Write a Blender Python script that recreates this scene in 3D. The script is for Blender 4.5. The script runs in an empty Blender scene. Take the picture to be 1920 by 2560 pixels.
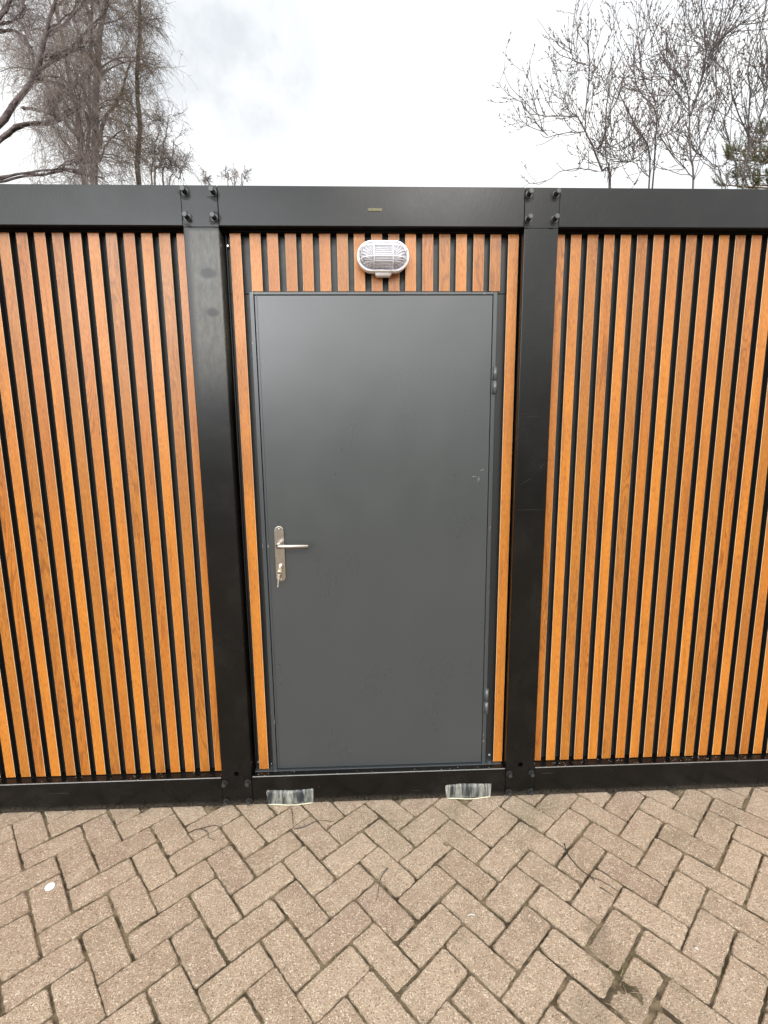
import bpy, bmesh, math, random
import numpy as np
from mathutils import Vector, Matrix
random.seed(7); RNG = np.random.default_rng(11)
PI = math.pi
scene = bpy.context.scene
COL = scene.collection

# ------------------------------------------------------------------ camera
F, PITCH, YAW, ROLL, DIST, CX, CH = 1210.485, -0.160483, -0.033038, 0.009781, 2.016618, -0.035419, 1.690477
def rotm():
    cy, sy = math.cos(YAW), math.sin(YAW); cp, sp = math.cos(PITCH), math.sin(PITCH); cr, sr = math.cos(ROLL), math.sin(ROLL)
    return (np.array([[cy,-sy,0],[sy,cy,0],[0,0,1]]) @ np.array([[1,0,0],[0,cp,-sp],[0,sp,cp]]) @ np.array([[cr,0,sr],[0,1,0],[-sr,0,cr]]))
RM = rotm(); CAMP = np.array([CX, -DIST, CH])
def at(u, v, Y):
    d = RM @ np.array([(u-960)/F, 1, -(v-1280)/F]); t = (Y-CAMP[1])/d[1]
    return CAMP + t*d
cam = bpy.data.cameras.new('camera'); co = bpy.data.objects.new('camera', cam); COL.objects.link(co)
cam.sensor_fit = 'VERTICAL'; cam.sensor_height = 36; cam.lens = F*36/2560
cam.clip_start = .05; cam.clip_end = 2000
m4 = Matrix.Identity(4)
for r in range(3):
    m4[r][0] = RM[r][0]; m4[r][1] = RM[r][2]; m4[r][2] = -RM[r][1]; m4[r][3] = CAMP[r]
co.matrix_world = m4
scene.camera = co

# ------------------------------------------------------------------ node helpers
class NT:
    def __init__(s, tree): s.t = tree; s.n = tree.nodes; s.l = tree.links
    def node(s, typ, **k):
        n = s.n.new(typ)
        for a, b in k.items(): setattr(n, a, b)
        return n
    def put(s, sock, v):
        if isinstance(v, bpy.types.NodeSocket): s.l.new(v, sock)
        elif isinstance(v, (tuple, list)) and len(v) == 3 and len(sock.default_value) == 4: sock.default_value = (*v, 1)
        else: sock.default_value = v
    def math(s, op, a, b=None, c=None, clamp=False):
        n = s.node('ShaderNodeMath', operation=op, use_clamp=clamp); s.put(n.inputs[0], a)
        if b is not None: s.put(n.inputs[1], b)
        if c is not None: s.put(n.inputs[2], c)
        return n.outputs[0]
    def vmath(s, op, a, b=None, out=0):
        n = s.node('ShaderNodeVectorMath', operation=op); s.put(n.inputs[0], a)
        if b is not None: s.put(n.inputs[1], b)
        return n.outputs[out]
    def mix(s, f, a, b):
        n = s.node('ShaderNodeMix', data_type='RGBA'); s.put(n.inputs[0], f); s.put(n.inputs[6], a); s.put(n.inputs[7], b); return n.outputs[2]
    def noise(s, vec, scale=5, detail=3, rough=.55, dist=0, out=0):
        n = s.node('ShaderNodeTexNoise'); s.put(n.inputs['Vector'], vec); s.put(n.inputs['Scale'], scale); s.put(n.inputs['Detail'], detail)
        s.put(n.inputs['Roughness'], rough); s.put(n.inputs['Distortion'], dist); return n.outputs[out]
    def ramp(s, f, lo, hi, a=0., b=1.):
        n = s.node('ShaderNodeMapRange'); n.interpolation_type = 'SMOOTHSTEP'; s.put(n.inputs[0], f); s.put(n.inputs[1], lo); s.put(n.inputs[2], hi); s.put(n.inputs[3], a); s.put(n.inputs[4], b); return n.outputs[0]
    def obj(s): return s.node('ShaderNodeTexCoord').outputs['Object']
    def sep(s, v):
        n = s.node('ShaderNodeSeparateXYZ'); s.put(n.inputs[0], v); return n.outputs
    def comb(s, x, y, z):
        n = s.node('ShaderNodeCombineXYZ'); s.put(n.inputs[0], x); s.put(n.inputs[1], y); s.put(n.inputs[2], z); return n.outputs[0]
    def bump(s, h, strength=.3, dist=.01):
        n = s.node('ShaderNodeBump'); s.put(n.inputs['Strength'], strength); s.put(n.inputs['Distance'], dist); s.put(n.inputs['Height'], h); return n.outputs[0]
    def attr(s, name):
        n = s.node('ShaderNodeAttribute', attribute_name=name); return n.outputs
def material(name):
    m = bpy.data.materials.new(name); m.use_nodes = True
    N = NT(m.node_tree); b = m.node_tree.nodes['Principled BSDF']
    return m, N, b
def setp(N, b, **k):
    for a, v in k.items(): N.put(b.inputs[a.replace('_', ' ')], v)
def simple(name, col, rough=.5, metal=0., var=.15, scale=20, spec=.5, bump=0):
    m, N, b = material(name); o = N.obj(); n = N.noise(o, scale, 4)
    c = N.mix(n, tuple(x*(1-var) for x in col), tuple(min(1, x*(1+var)) for x in col))
    setp(N, b, Base_Color=c, Roughness=N.ramp(n, .2, .8, rough*.85, min(1, rough*1.15)), Metallic=metal)
    b.inputs['Specular IOR Level'].default_value = spec
    if bump: setp(N, b, Normal=N.bump(n, bump, .002))
    return m
M = {}
# black coated steel of the frame
def frame_mat(name, dusty_sheen):
    m, N, b = material(name); o = N.obj(); x, y, z = N.sep(o)
    big = N.noise(o, 3.2, 4); fine = N.noise(o, 90, 3, .7); brushed = N.noise(N.vmath('MULTIPLY', o, (160, 160, 30)), 1, 2)
    ax = N.math('ABSOLUTE', x)
    wob = N.math('MULTIPLY', N.math('SUBTRACT', N.noise(o, 28, 2), .5), .035)
    dmin = None
    for bx in (.602, .706):
        for bz in (2.506, 2.595):
            d = N.vmath('DISTANCE', N.comb(ax, 0, z), (bx, 0, bz-.004), out=1)
            dmin = d if dmin is None else N.math('MINIMUM', dmin, d)
    stain = N.ramp(N.math('ADD', dmin, wob), .021, .027, 1, 0)
    stain = N.math('MULTIPLY', stain, N.ramp(N.noise(o, 17, 1), .38, .46))
    base = N.mix(big, (.0026, .0023, .0020), (.0042, .0039, .0036))
    dust = N.math('MULTIPLY', N.ramp(N.noise(o, 6, 5, .7), .45, .75), N.math('MULTIPLY', fine, .09))
    base = N.mix(dust, base, (.10, .095, .08))
    rough = N.math('ADD', N.ramp(big, .3, .7, .20, .27), N.math('MULTIPLY', fine, .05))
    # specks and splashes of paving dirt low down
    spl = N.math('MULTIPLY', N.ramp(N.noise(o, 130, 2, .6), .69, .74), N.ramp(N.noise(o, 9, 2), .48, .62))
    spl = N.math('MULTIPLY', spl, N.ramp(z, .05, .2, 1, .12))
    low = N.math('MULTIPLY', N.ramp(N.math('ADD', z, N.math('MULTIPLY', big, .03)), .015, .05, .5, 0), N.ramp(fine, .3, .7))
    base = N.mix(N.math('MAXIMUM', spl, low), base, (.10, .085, .065))
    if dusty_sheen:   # sky reflection painted as pale haze, mottled by dust and wipe marks
        zone = N.math('MULTIPLY', N.ramp(z, 1.86, 2.2), N.ramp(z, 2.465, 2.45, 0, 1))
        zone = N.math('MULTIPLY', N.ramp(z, 1.78, 2.1), N.ramp(z, 2.455, 2.47, 1, 0))
        zone = N.math('MULTIPLY', zone, N.ramp(x, -.715, -.69))
        def blot(cx, cz, rx, rz):
            d = N.vmath('LENGTH', N.vmath('DIVIDE', N.vmath('SUBTRACT', N.comb(x, 0, z), (cx, 0, cz)), (rx, 1, rz)), out=1)
            return N.ramp(N.math('ADD', d, N.math('MULTIPLY', N.noise(o, 25, 3), .8)), .9, 1.6, 1, 0)
        bl = N.math('MAXIMUM', blot(-.64, 2.31, .035, .022), blot(-.63, 2.165, .026, .02))
        zone = N.math('MULTIPLY', zone, N.math('SUBTRACT', 1, N.math('MULTIPLY', bl, .85)))
        zone = N.math('MULTIPLY', zone, N.ramp(N.noise(N.vmath('MULTIPLY', o, (60, 60, 22)), 1, 4, .7), .25, .8, .35, 1))
        base = N.mix(N.math('MULTIPLY', zone, .85), base, (.10, .095, .08))
    base = N.mix(N.math('MULTIPLY', stain, .55), base, (.004, .004, .004))
    rough = N.math('ADD', rough, N.math('MULTIPLY', stain, .22))
    # long thin scratches
    sc = N.math('MULTIPLY', N.ramp(N.noise(N.vmath('MULTIPLY', o, (3, 3, 190)), 1, 1), .735, .75), N.ramp(N.noise(o, 8, 1), .56, .6))
    base = N.mix(N.math('MULTIPLY', sc, .35), base, (.09, .09, .09))
    setp(N, b, Base_Color=base, Roughness=rough, Normal=N.bump(N.math('ADD', brushed, N.math('MULTIPLY', big, 3)), .04, .004))
    b.inputs['Specular IOR Level'].default_value = .24
    return m
M['frame'] = frame_mat('black_frame_coating', False)
M['frame_dusty_sheen'] = frame_mat('black_frame_coating_dusty_sheen', True)
M['groove'] = simple('dark_groove_film', (.0125, .0125, .012), .42, var=.12, scale=40, spec=.35)
M['worn'] = simple('worn_edge_highlight', (.13, .125, .115), .3, 0, .5, 35)  # paler grey paints the light-catching highlight onto the worn sill edge
M['soffit_shade'] = simple('underside_shade_black', (.0025, .0025, .0025), .8, spec=.1)  # near-black colour paints the shade under the top rail
M['bolt'] = simple('blackened_bolt', (.032, .032, .032), .35, .2, scale=200)
M['thread'] = simple('bolt_recess_black', (.004, .004, .004), .8)
M['steel'] = simple('brushed_steel', (.42, .385, .345), .24, 1., .03, 60)
M['bright'] = simple('nickel', (.86, .84, .74), .22, 1., .08, 200)
M['screw'] = simple('zinc_screw', (.6, .6, .58), .35, .9, .1, 200)
M['plastic'] = simple('white_plastic', (.82, .80, .83), .35, 0, .03, 10)
M['hinge'] = simple('hinge_grey', (.075, .08, .082), .3, .2, .1, 80)
M['olive'] = simple('olive_plug', (.115, .105, .05), .7, 0, .2, 60)
M['cream'] = simple('cream_edge', (.55, .53, .38), .5)
M['white'] = simple('white_disc', (.88, .88, .9), .35, 0, .02)
M['inner'] = simple('dark_interior', (.02, .02, .02), .8)
M['roof'] = simple('roof_membrane', (.05, .05, .052), .7)
M['bark_birch'] = None

def door_mat():
    m, N, b = material('anthracite_door_paint'); o = N.obj(); x, y, z = N.sep(o)
    wav = N.noise(N.vmath('MULTIPLY', o, (1.6, 1, 1.1)), 1.6, 2); orange = N.noise(o, 420, 2)
    sm = N.noise(N.vmath('MULTIPLY', o, (2, 1, 1)), 2.5, 5, .6)
    base = N.mix(sm, (.033, .0365, .037), (.039, .042, .042))
    scr = None
    setp(N, b, Base_Color=base, Roughness=N.ramp(sm, .3, .7, .27, .31), Normal=N.bump(N.math('ADD', N.math('MULTIPLY', wav, 3.5), N.math('MULTIPLY', orange, .05)), .25, .004))
    return m
M['door'] = door_mat()
def doorframe_mat():
    m, N, b = material('grey_door_frame_paint'); o = N.obj(); x, y, z = N.sep(o)
    ch = N.math('MULTIPLY', N.ramp(N.noise(N.vmath('MULTIPLY', o, (120, 120, 40)), 1, 3), .66, .7), N.ramp(N.noise(o, 7, 1), .5, .6))
    setp(N, b, Base_Color=N.mix(ch, (.032, .036, .038), (.25, .25, .24)), Roughness=.3)
    return m
M['door_frame'] = doorframe_mat()

def wood_mat():
    m, N, b = material('golden_oak_film'); o = N.obj(); x, y, z = N.sep(o)
    a = N.attr('slat')[0]; r, g, bb = N.sep(a)
    off = N.comb(N.math('MULTIPLY', r, 31.), 0, N.math('MULTIPLY', bb, 17.))
    p = N.vmath('ADD', o, off)
    fleck = N.noise(N.vmath('MULTIPLY', p, (300, 300, 45)), 1, 3, .7)
    streak = N.noise(N.vmath('MULTIPLY', p, (130, 130, 3.5)), 1, 3, .6)
    cloud = N.noise(N.vmath('MULTIPLY', p, (9, 9, 2.6)), 1, 4, .6)
    n = N.noise(N.vmath('MULTIPLY', p, (13, 13, 1.5)), 1, 2, .5, .6)
    ring = N.math('SINE', N.math('MULTIPLY', n, 95.))
    ring = N.math('POWER', N.math('MULTIPLY', N.math('ADD', ring, 1), .5), 3)
    mask = N.ramp(N.noise(N.vmath('MULTIPLY', p, (5, 5, 1.1)), 1, 1), .42, .6)
    isA = N.ramp(g, .25, .3, 1, 0); isC = N.ramp(g, .7, .75)
    base = N.mix(isA, (.34, .116, .0155), (.40, .143, .0185))
    base = N.mix(isC, base, (.295, .108, .0155))
    base = N.mix(N.ramp(cloud, .35, .75, 0, .5), base, (.20, .062, .010))
    base = N.mix(N.ramp(streak, .5, .8, 0, .55), base, (.17, .052, .008))
    knots = N.math('MULTIPLY', N.math('MULTIPLY', ring, mask), N.math('SUBTRACT', .62, N.math('MULTIPLY', isA, .45)))
    base = N.mix(knots, base, (.12, .034, .006))
    base = N.mix(N.ramp(fleck, .50, .70, 0, .7), base, (.13, .038, .007))
    base = N.mix(N.ramp(fleck, .46, .3, 0, .45), base, (.52, .215, .045))
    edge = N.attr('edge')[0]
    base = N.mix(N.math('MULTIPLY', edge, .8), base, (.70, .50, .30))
    setp(N, b, Base_Color=base, Roughness=N.ramp(cloud, .3, .7, .30, .38), Normal=N.bump(N.math('ADD', fleck, N.math('MULTIPLY', streak, .6)), .14, .001))
    b.inputs['Specular IOR Level'].default_value = .37
    return m
M['wood'] = wood_mat()

def paver_mat():
    m, N, b = material('concrete_paver'); o = N.obj(); a = N.attr('pv')[0]; r, g, bb = N.sep(a)
    sand = N.noise(o, 230, 3, .75); grit = N.node('ShaderNodeTexVoronoi'); N.put(grit.inputs['Vector'], o); N.put(grit.inputs['Scale'], 310)
    blot = N.noise(o, 13, 6, .68); big = N.noise(o, 2.2, 3)
    base = N.mix(r, (.37, .266, .182), (.47, .35, .245))
    base = N.mix(N.ramp(g, .75, .95, 0, .5), base, (.34, .232, .172))
    base = N.mix(N.ramp(blot, .4, .75, 0, .6), base, (.55, .43, .315))
    base = N.mix(N.ramp(big, .52, .75, 0, .45), base, (.24, .195, .125))
    cellr = N.sep(grit.outputs['Color'])[0]
    base = N.mix(N.ramp(cellr, .80, .97, 0, .7), base, (.80, .69, .54))
    base = N.mix(N.ramp(cellr, .20, .04, 0, .7), base, (.12, .09, .065))
    base = N.mix(N.ramp(sand, .5, .75, 0, .65), base, (.17, .125, .085))
    x, y, z = N.sep(o)
    dsum = None
    for (cx_, cy_, rr) in ((.728, -.63, .055), (.70, -.71, .05), (.735, -.82, .09), (.60, -.86, .07), (.80, -.93, .08), (1.15, -.95, .09)):
        d = N.math('DIVIDE', N.vmath('DISTANCE', o, (cx_, cy_, 0), out=1), rr); dsum = d if dsum is None else N.math('MINIMUM', dsum, d)
    dirt = N.math('MULTIPLY', N.ramp(N.math('ADD', dsum, N.math('MULTIPLY', N.math('SUBTRACT', N.noise(o, 24, 5, .7), .5), 1.6)), .5, 1.15, 1, 0), N.ramp(N.noise(o, 160, 3, .7), .3, .6, .25, .85))
    base = N.mix(N.math('MULTIPLY', dirt, .55), base, (.15, .115, .075))
    moss = N.math('MULTIPLY', N.ramp(N.noise(o, 4.2, 5, .65), .56, .72), N.ramp(N.noise(o, 90, 3, .7), .4, .65, .1, .6))
    base = N.mix(moss, base, (.17, .15, .085))
    ed = N.attr('rim')[0]
    base = N.mix(N.math('MULTIPLY', ed, N.ramp(N.noise(o, 45, 3), .35, .65, .1, .8)), base, (.16, .12, .075))
    h = N.math('ADD', N.math('MULTIPLY', cellr, .7), N.math('ADD', sand, N.math('MULTIPLY', blot, 1.2)))
    setp(N, b, Base_Color=base, Roughness=.82, Normal=N.bump(h, 1., .005))
    b.inputs['Specular IOR Level'].default_value = .35
    return m
M['paver'] = paver_mat()
def sand_mat():
    m, N, b = material('joint_sand_and_moss'); o = N.obj(); n = N.noise(o, 14, 4); f = N.noise(o, 260, 3, .7); k = N.noise(o, 60, 3)
    base = N.mix(N.ramp(n, .38, .62), (.065, .05, .032), (.23, .175, .11))
    base = N.mix(N.ramp(N.noise(o, 5, 3), .52, .68, 0, .45), base, (.07, .065, .03))
    base = N.mix(N.ramp(f, .5, .75, 0, .65), base, (.045, .035, .024))
    base = N.mix(N.ramp(k, .6, .75, 0, .6), base, (.33, .27, .18))
    setp(N, b, Base_Color=base, Roughness=.95, Normal=N.bump(N.math('ADD', f, k), .9, .004))
    b.inputs['Specular IOR Level'].default_value = .1
    return m
M['sand'] = sand_mat()
def ground_mat():
    m, N, b = material('rough_grass_soil'); o = N.obj(); n = N.noise(o, 1.4, 6, .6)
    setp(N, b, Base_Color=N.mix(n, (.05, .06, .022), (.13, .10, .055)), Roughness=.95, Normal=N.bump(N.noise(o, 30, 4), .8, .03)); return m
M['ground'] = ground_mat()
def foil_mat():
    m, N, b = material('streaked_pale_sheet'); o = N.obj()
    s = N.noise(N.vmath('MULTIPLY', o, (42, 20, 6)), 1, 4, .65, .8); t = N.noise(o, 60, 3)
    c = N.mix(N.ramp(s, .38, .62), (.045, .05, .055), (.40, .40, .35))
    c = N.mix(N.ramp(s, .62, .74, 0, .8), c, (.60, .59, .50)); c = N.mix(N.ramp(t, .6, .75, 0, .4), c, (.22, .15, .09))
    setp(N, b, Base_Color=c, Roughness=.35, Normal=N.bump(s, .5, .004)); return m
M['foil'] = foil_mat()
def bark(name, a, c, scale=6):
    m, N, b = material(name); o = N.obj(); n = N.noise(N.vmath('MULTIPLY', o, (1, 1, 3)), scale, 4)
    setp(N, b, Base_Color=N.mix(N.ramp(n, .35, .65), a, c), Roughness=.85); return m
M['bark_birch'] = bark('birch_bark', (.035, .026, .02), (.11, .085, .065), 7)
M['bark_near'] = bark('near_birch_bark', (.035, .024, .024), (.11, .082, .078), 9)
M['twig_birch'] = bark('birch_twigs', (.10, .070, .048), (.20, .15, .11), 3)
M['twig_far'] = bark('pale_birch_twigs', (.13, .10, .095), (.24, .19, .165), 3)
M['bark_shrub'] = bark('smooth_grey_bark', (.055, .045, .047), (.14, .118, .11), 10)
M['bud'] = bark('brown_buds', (.09, .06, .055), (.17, .125, .10), 30)
M['bark_pine'] = bark('pine_bark', (.07, .04, .02), (.16, .10, .05), 10)
M['needle'] = bark('pine_needles', (.045, .05, .018), (.12, .11, .04), 12)
M['dead'] = bark('dead_twig', (.03, .02, .015), (.07, .05, .035), 60)
M['straw'] = bark('dry_straw', (.30, .23, .12), (.45, .36, .22), 60)
M['grit'] = bark('dull_grit', (.10, .085, .07), (.34, .31, .26), 300)
M['crumb'] = bark('pale_crumbs', (.25, .23, .2), (.55, .52, .46), 200)
def glass_mat():
    m, N, b = material('ribbed_clear_glass'); o = N.obj(); x, y, z = N.sep(o)
    ax = N.math('ABSOLUTE', x)
    cen = N.math('SINE', N.math('MULTIPLY', z, 900))
    rad = N.math('SINE', N.math('MULTIPLY', N.math('ARCTAN2', N.math('ADD', z, .035), N.math('SUBTRACT', ax, .02)), 42))
    h = N.mix(N.ramp(ax, .036, .040), N.comb(cen, cen, cen), N.comb(rad, rad, rad))
    setp(N, b, Base_Color=(.97, .96, 1.), Roughness=.10, IOR=1.45, Normal=N.bump(N.sep(h)[0], 1., .0014))
    b.inputs['Transmission Weight'].default_value = .64
    return m
M['glass'] = glass_mat()
M['reflector'] = simple('lamp_reflector', (.93, .92, .96), .25, 0, .03)
M['bulb'] = simple('opal_bulb', (.85, .85, .88), .3)

# ------------------------------------------------------------------ mesh helpers
def link(name, me, mats=(), parent=None):
    o = bpy.data.objects.new(name, me); COL.objects.link(o)
    for m in mats: me.materials.append(m)
    if parent: o.parent = parent
    return o
def obj(name, bm, mats, parent=None, smooth=False):
    bmesh.ops.recalc_face_normals(bm, faces=bm.faces)
    me = bpy.data.meshes.new(name); bm.to_mesh(me); bm.free()
    if smooth:
        for p in me.polygons: p.use_smooth = True
    return link(name, me, mats if isinstance(mats, (list, tuple)) else [mats], parent)
def box(bm, x0, x1, y0, y1, z0, z1, bev=0., mi=0, seg=1):
    vs = [bm.verts.new((x, y, z)) for x in (x0, x1) for y in (y0, y1) for z in (z0, z1)]
    fs = [(0,1,3,2),(4,6,7,5),(0,4,5,1),(2,3,7,6),(0,2,6,4),(1,5,7,3)]
    F_ = [bm.faces.new([vs[i] for i in f]) for f in fs]
    for f in F_: f.material_index = mi
    if bev:
        es = list({e for f in F_ for e in f.edges})
        r = bmesh.ops.bevel(bm, geom=es, offset=bev, segments=seg, profile=.5, affect='EDGES')
        for f in r['faces']: f.material_index = mi
    return F_
def cyl(bm, c, axis, r, h, n=20, r2=None, mi=0, smooth=False):
    """cylinder from c along axis for h"""
    a = Vector(axis).normalized(); q = a.to_track_quat('Z', 'Y').to_matrix().to_4x4()
    mt = Matrix.Translation(Vector(c)+a*h/2) @ q
    g = bmesh.ops.create_cone(bm, cap_ends=True, segments=n, radius1=r, radius2=r if r2 is None else r2, depth=h, matrix=mt)
    for v in g['verts']:
        for f in v.link_faces: f.material_index = mi; f.smooth = smooth and len(f.verts) == 4
    return g
def tube_bm(bm, pts, r, n=10, mi=0, closed=False):
    pts = [Vector(p) for p in pts]; rings = []; K = len(pts); prev = None
    for i, p in enumerate(pts):
        if closed: t = pts[(i+1) % K]-pts[i-1]
        else: t = pts[min(i+1, K-1)]-pts[max(i-1, 0)]
        t.normalize()
        if prev is None: s = t.orthogonal().normalized()
        else: s = (prev-t*prev.dot(t)).normalized()
        prev = s; b = t.cross(s)
        rr = r if not hasattr(r, '__len__') else r[i]
        rings.append([bm.verts.new(p+(s*math.cos(2*PI*k/n)+b*math.sin(2*PI*k/n))*rr) for k in range(n)])
    for i in range(K if closed else K-1):
        A, B = rings[i], rings[(i+1) % K]
        for k in range(n):
            f = bm.faces.new([A[k], A[(k+1) % n], B[(k+1) % n], B[k]]); f.smooth = True; f.material_index = mi
    if not closed:
        for R_ in (rings[0][::-1], rings[-1]): f = bm.faces.new(R_); f.material_index = mi
def empty(name, loc=(0, 0, 0), parent=None):
    o = bpy.data.objects.new(name, None); COL.objects.link(o); o.location = loc
    if parent: o.parent = parent
    return o
def tag(o, label=None, cat=None, group=None, kind=None):
    for k, v in (('label', label), ('category', cat), ('group', group), ('kind', kind)):
        if v: o[k] = v
    return o
def color_attr(me, name, vals):     # per-face-corner vector
    a = me.attributes.new(name, 'FLOAT_VECTOR', 'FACE')
    a.data.foreach_set('vector', np.asarray(vals, dtype=np.float32).ravel())
def float_attr(me, name, vals):
    a = me.attributes.new(name, 'FLOAT_VECTOR', 'FACE')
    v = np.repeat(np.asarray(vals, dtype=np.float32)[:, None], 3, 1); a.data.foreach_set('vector', v.ravel())

# ------------------------------------------------------------------ the cabin
PX0, PX1 = .588, .7235          # post inner and outer face, |x|
ZB0, ZB1 = 2.4793, 2.6199       # top rail
ZS = .1443                      # bottom rail top
SL = .043                       # slat face depth
END = 3.02
cabin = empty('modular_cabin', (0, 0, 0))
tag(cabin, 'black steel framed modular cabin with orange wood-look slats and a grey door', 'cabin')
# posts
def post(x0, x1, mat, hole=True):
    bm = bmesh.new()
    box(bm, x0, x1, 0, .135, 0, ZB0-.004, .004, seg=2)
    s = .003
    box(bm, x0+.0004, x1-.0004, .0005, .135, ZB0-.0042, ZB1, .0008)
    me_o = obj('post', bm, [mat, M['thread'], M['crumb']], cabin)
    if hole:
        c = bmesh.new(); cyl(c, ((x0+x1)/2, -.02, .161), (0, 1, 0), .0115, .06, 28, mi=1)
        co_ = obj('cutter', c, [M['frame'], M['thread']])
        md = me_o.modifiers.new('hole', 'BOOLEAN'); md.operation = 'DIFFERENCE'; md.object = co_; md.solver = 'EXACT'
        dg = bpy.context.evaluated_depsgraph_get(); me2 = bpy.data.meshes.new_from_object(me_o.evaluated_get(dg))
        me_o.modifiers.clear(); me_o.data = me2
        me2.materials.clear()
        for m_ in (mat, M['thread']): me2.materials.append(m_)
        bpy.data.objects.remove(co_)
    return me_o
def make_bolt():
    bm = bmesh.new()
    cyl(bm, (0, -.001, 0), (0, 1, 0), .0130, .003, 24)            # washer (sits proud of the plate)
    bm2 = bm
    cyl(bm, (0, -.010, 0), (0, 1, 0), .0100, .008, 6, mi=1)        # nut
    cyl(bm, (0, -.027, 0), (0, 1, 0), .0076, .017, 16, mi=1)       # threaded end
    cyl(bm, (0, -.031, 0), (0, 1, 0), .0088, .010, 18, r2=.0088, mi=0)   # rounded head
    bmesh.ops.bevel(bm, geom=[e for e in bm.edges if all(v.co.y < -.0305 for v in e.verts)], offset=.0012, segments=2, affect='EDGES')
    for v in bm.verts: v.co.y = v.co.y*1.0-.0
    return bm
bolt0 = obj('bolt', make_bolt(), [M['bolt'], M['thread']])
first = True
posts = []
for (x0, x1, mat) in ((-PX1, -PX0, M['frame_dusty_sheen']), (PX0, PX1, M['frame']), (-END-.135, -END, M['frame']), (END, END+.135, M['frame'])):
    p = post(x0, x1, mat); posts.append(p)
    s = -1 if x0 < 0 else 1
    if abs(x0) < 1: spots = [(.7065, 2.5955), (.6015, 2.5945), (.7045, 2.507), (.6015, 2.506), (.710, .118), (.605, .118), (.710, .023), (.604, .023)]
    else: spots = [(END+.015, 2.595), (END+.12, 2.595), (END+.015, .118), (END+.12, .118)]
    for bx, bz in spots:
        b_ = bolt0 if first else bolt0.copy()
        if not first: COL.objects.link(b_)
        first = False
        b_.location = (s*bx+random.uniform(-.0012, .0012), -.001, bz); b_.rotation_euler = (0, random.uniform(0, 1), 0); b_.parent = p
        if bz < 1: b_.scale = (1, .62, 1)
# rails
for (x0, x1) in ((-END, -PX1-.0003), (-PX0-.002+.0, PX0+.0005), (PX1+.0003, END)):
    mid = x0 < 0 < x1
    bm = bmesh.new(); e = .0016 if mid else .0005
    if mid: x0, x1 = -PX0+.0005, PX0-.0005
    # the top rail reaches over the post heads with a fine joint
    xa, xb = (x0+.0012, x1-.0012) if mid else (x0, x1)
    box(bm, xa, xb, 0, .14, ZB0, ZB1, .0014)
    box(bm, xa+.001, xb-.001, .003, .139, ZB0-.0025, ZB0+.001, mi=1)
    box(bm, xa+.001, xb-.001, SL-.012, .139, ZB0-.0098, ZB0-.002, mi=1)  # added strip, painted dark for the shade above the slat tops
    tr = obj('top_rail', bm, [M['frame'], M['soffit_shade']], cabin)
    bm = bmesh.new(); box(bm, xa, xb, 0, .14, 0.001, ZS, .0028, seg=2)
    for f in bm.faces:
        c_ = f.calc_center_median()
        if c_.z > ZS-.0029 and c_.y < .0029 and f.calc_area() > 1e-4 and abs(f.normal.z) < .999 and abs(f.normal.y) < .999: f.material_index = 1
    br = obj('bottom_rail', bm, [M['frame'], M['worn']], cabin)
    if mid:
        bm = bmesh.new(); box(bm, -.019, .035, -.0022, .004, 2.5325, 2.5425, 0)
        obj('slot_plug', bm, M['olive'], tr)
        for (xl, xr, sd) in ((-.525, -.308, 1), (.304, .521, 5)):
            rg = random.Random(sd); bm = bmesh.new(); nx, nz = 26, 9; G = {}
            for i in range(nx+1):
                for j in range(nz+1):
                    u, w = i/nx, j/nz
                    x = xl+(xr-xl)*u + (rg.uniform(-.0016, .0016) if 0 < i < nx else 0) + (.006*(1-w) if i == 0 else 0) - (.003*(1-w) if i == nx else 0)
                    z = .004+.068*w + (.0022*math.sin(7*u+sd)+rg.uniform(-.0008, .0008))*(w > .99)
                    d = .005+.007*math.sin(PI*u)*math.sin(PI*min(1, w*1.0))+rg.uniform(-.0007, .0007)+.002*math.sin(u*40+sd)*(1-w)
                    if i in (0, nx) or j == nz: d = .0012
                    G[i, j] = bm.verts.new((x, -d, z))
            for i in range(nx):
                for j in range(nz):
                    f = bm.faces.new([G[i, j], G[i+1, j], G[i+1, j+1], G[i, j+1]]); f.smooth = True
            r = bmesh.ops.solidify(bm, geom=bm.faces[:], thickness=-.0008)
            pc = obj('pocket_cover', bm, M['foil'], br)
            bm = bmesh.new(); pts = [(xl+.009+(xr-xl-.014)*k/14, -.0078-.006*math.sin(PI*k/14), .0052+.0014*math.sin(k*.6)) for k in range(15)]
            tube_bm(bm, pts, .0021, 6); obj('cover_edge', bm, M['cream'], pc)
# cladding panels
def slat_geometry(bm, x0, x1, z0, z1, edges):
    y0, y1 = SL, SL+.029; c = .0011
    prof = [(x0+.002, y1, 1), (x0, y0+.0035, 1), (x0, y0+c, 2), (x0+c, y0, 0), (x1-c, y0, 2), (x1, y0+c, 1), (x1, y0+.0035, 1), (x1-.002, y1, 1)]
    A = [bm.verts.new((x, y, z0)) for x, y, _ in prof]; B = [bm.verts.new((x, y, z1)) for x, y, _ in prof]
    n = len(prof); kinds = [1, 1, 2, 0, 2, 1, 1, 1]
    out = []
    for k in range(n):
        j = (k+1) % n
        f = bm.faces.new([A[k], A[j], B[j], B[k]]); f.material_index = 1 if kinds[k] == 1 else 0; edges.append(kinds[k] == 2); out.append(f)
    f = bm.faces.new(A[::-1]); f.material_index = 1; edges.append(False); out.append(f)
    f = bm.faces.new(B); f.material_index = 1; edges.append(False); out.append(f)
    return len(out)
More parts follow.
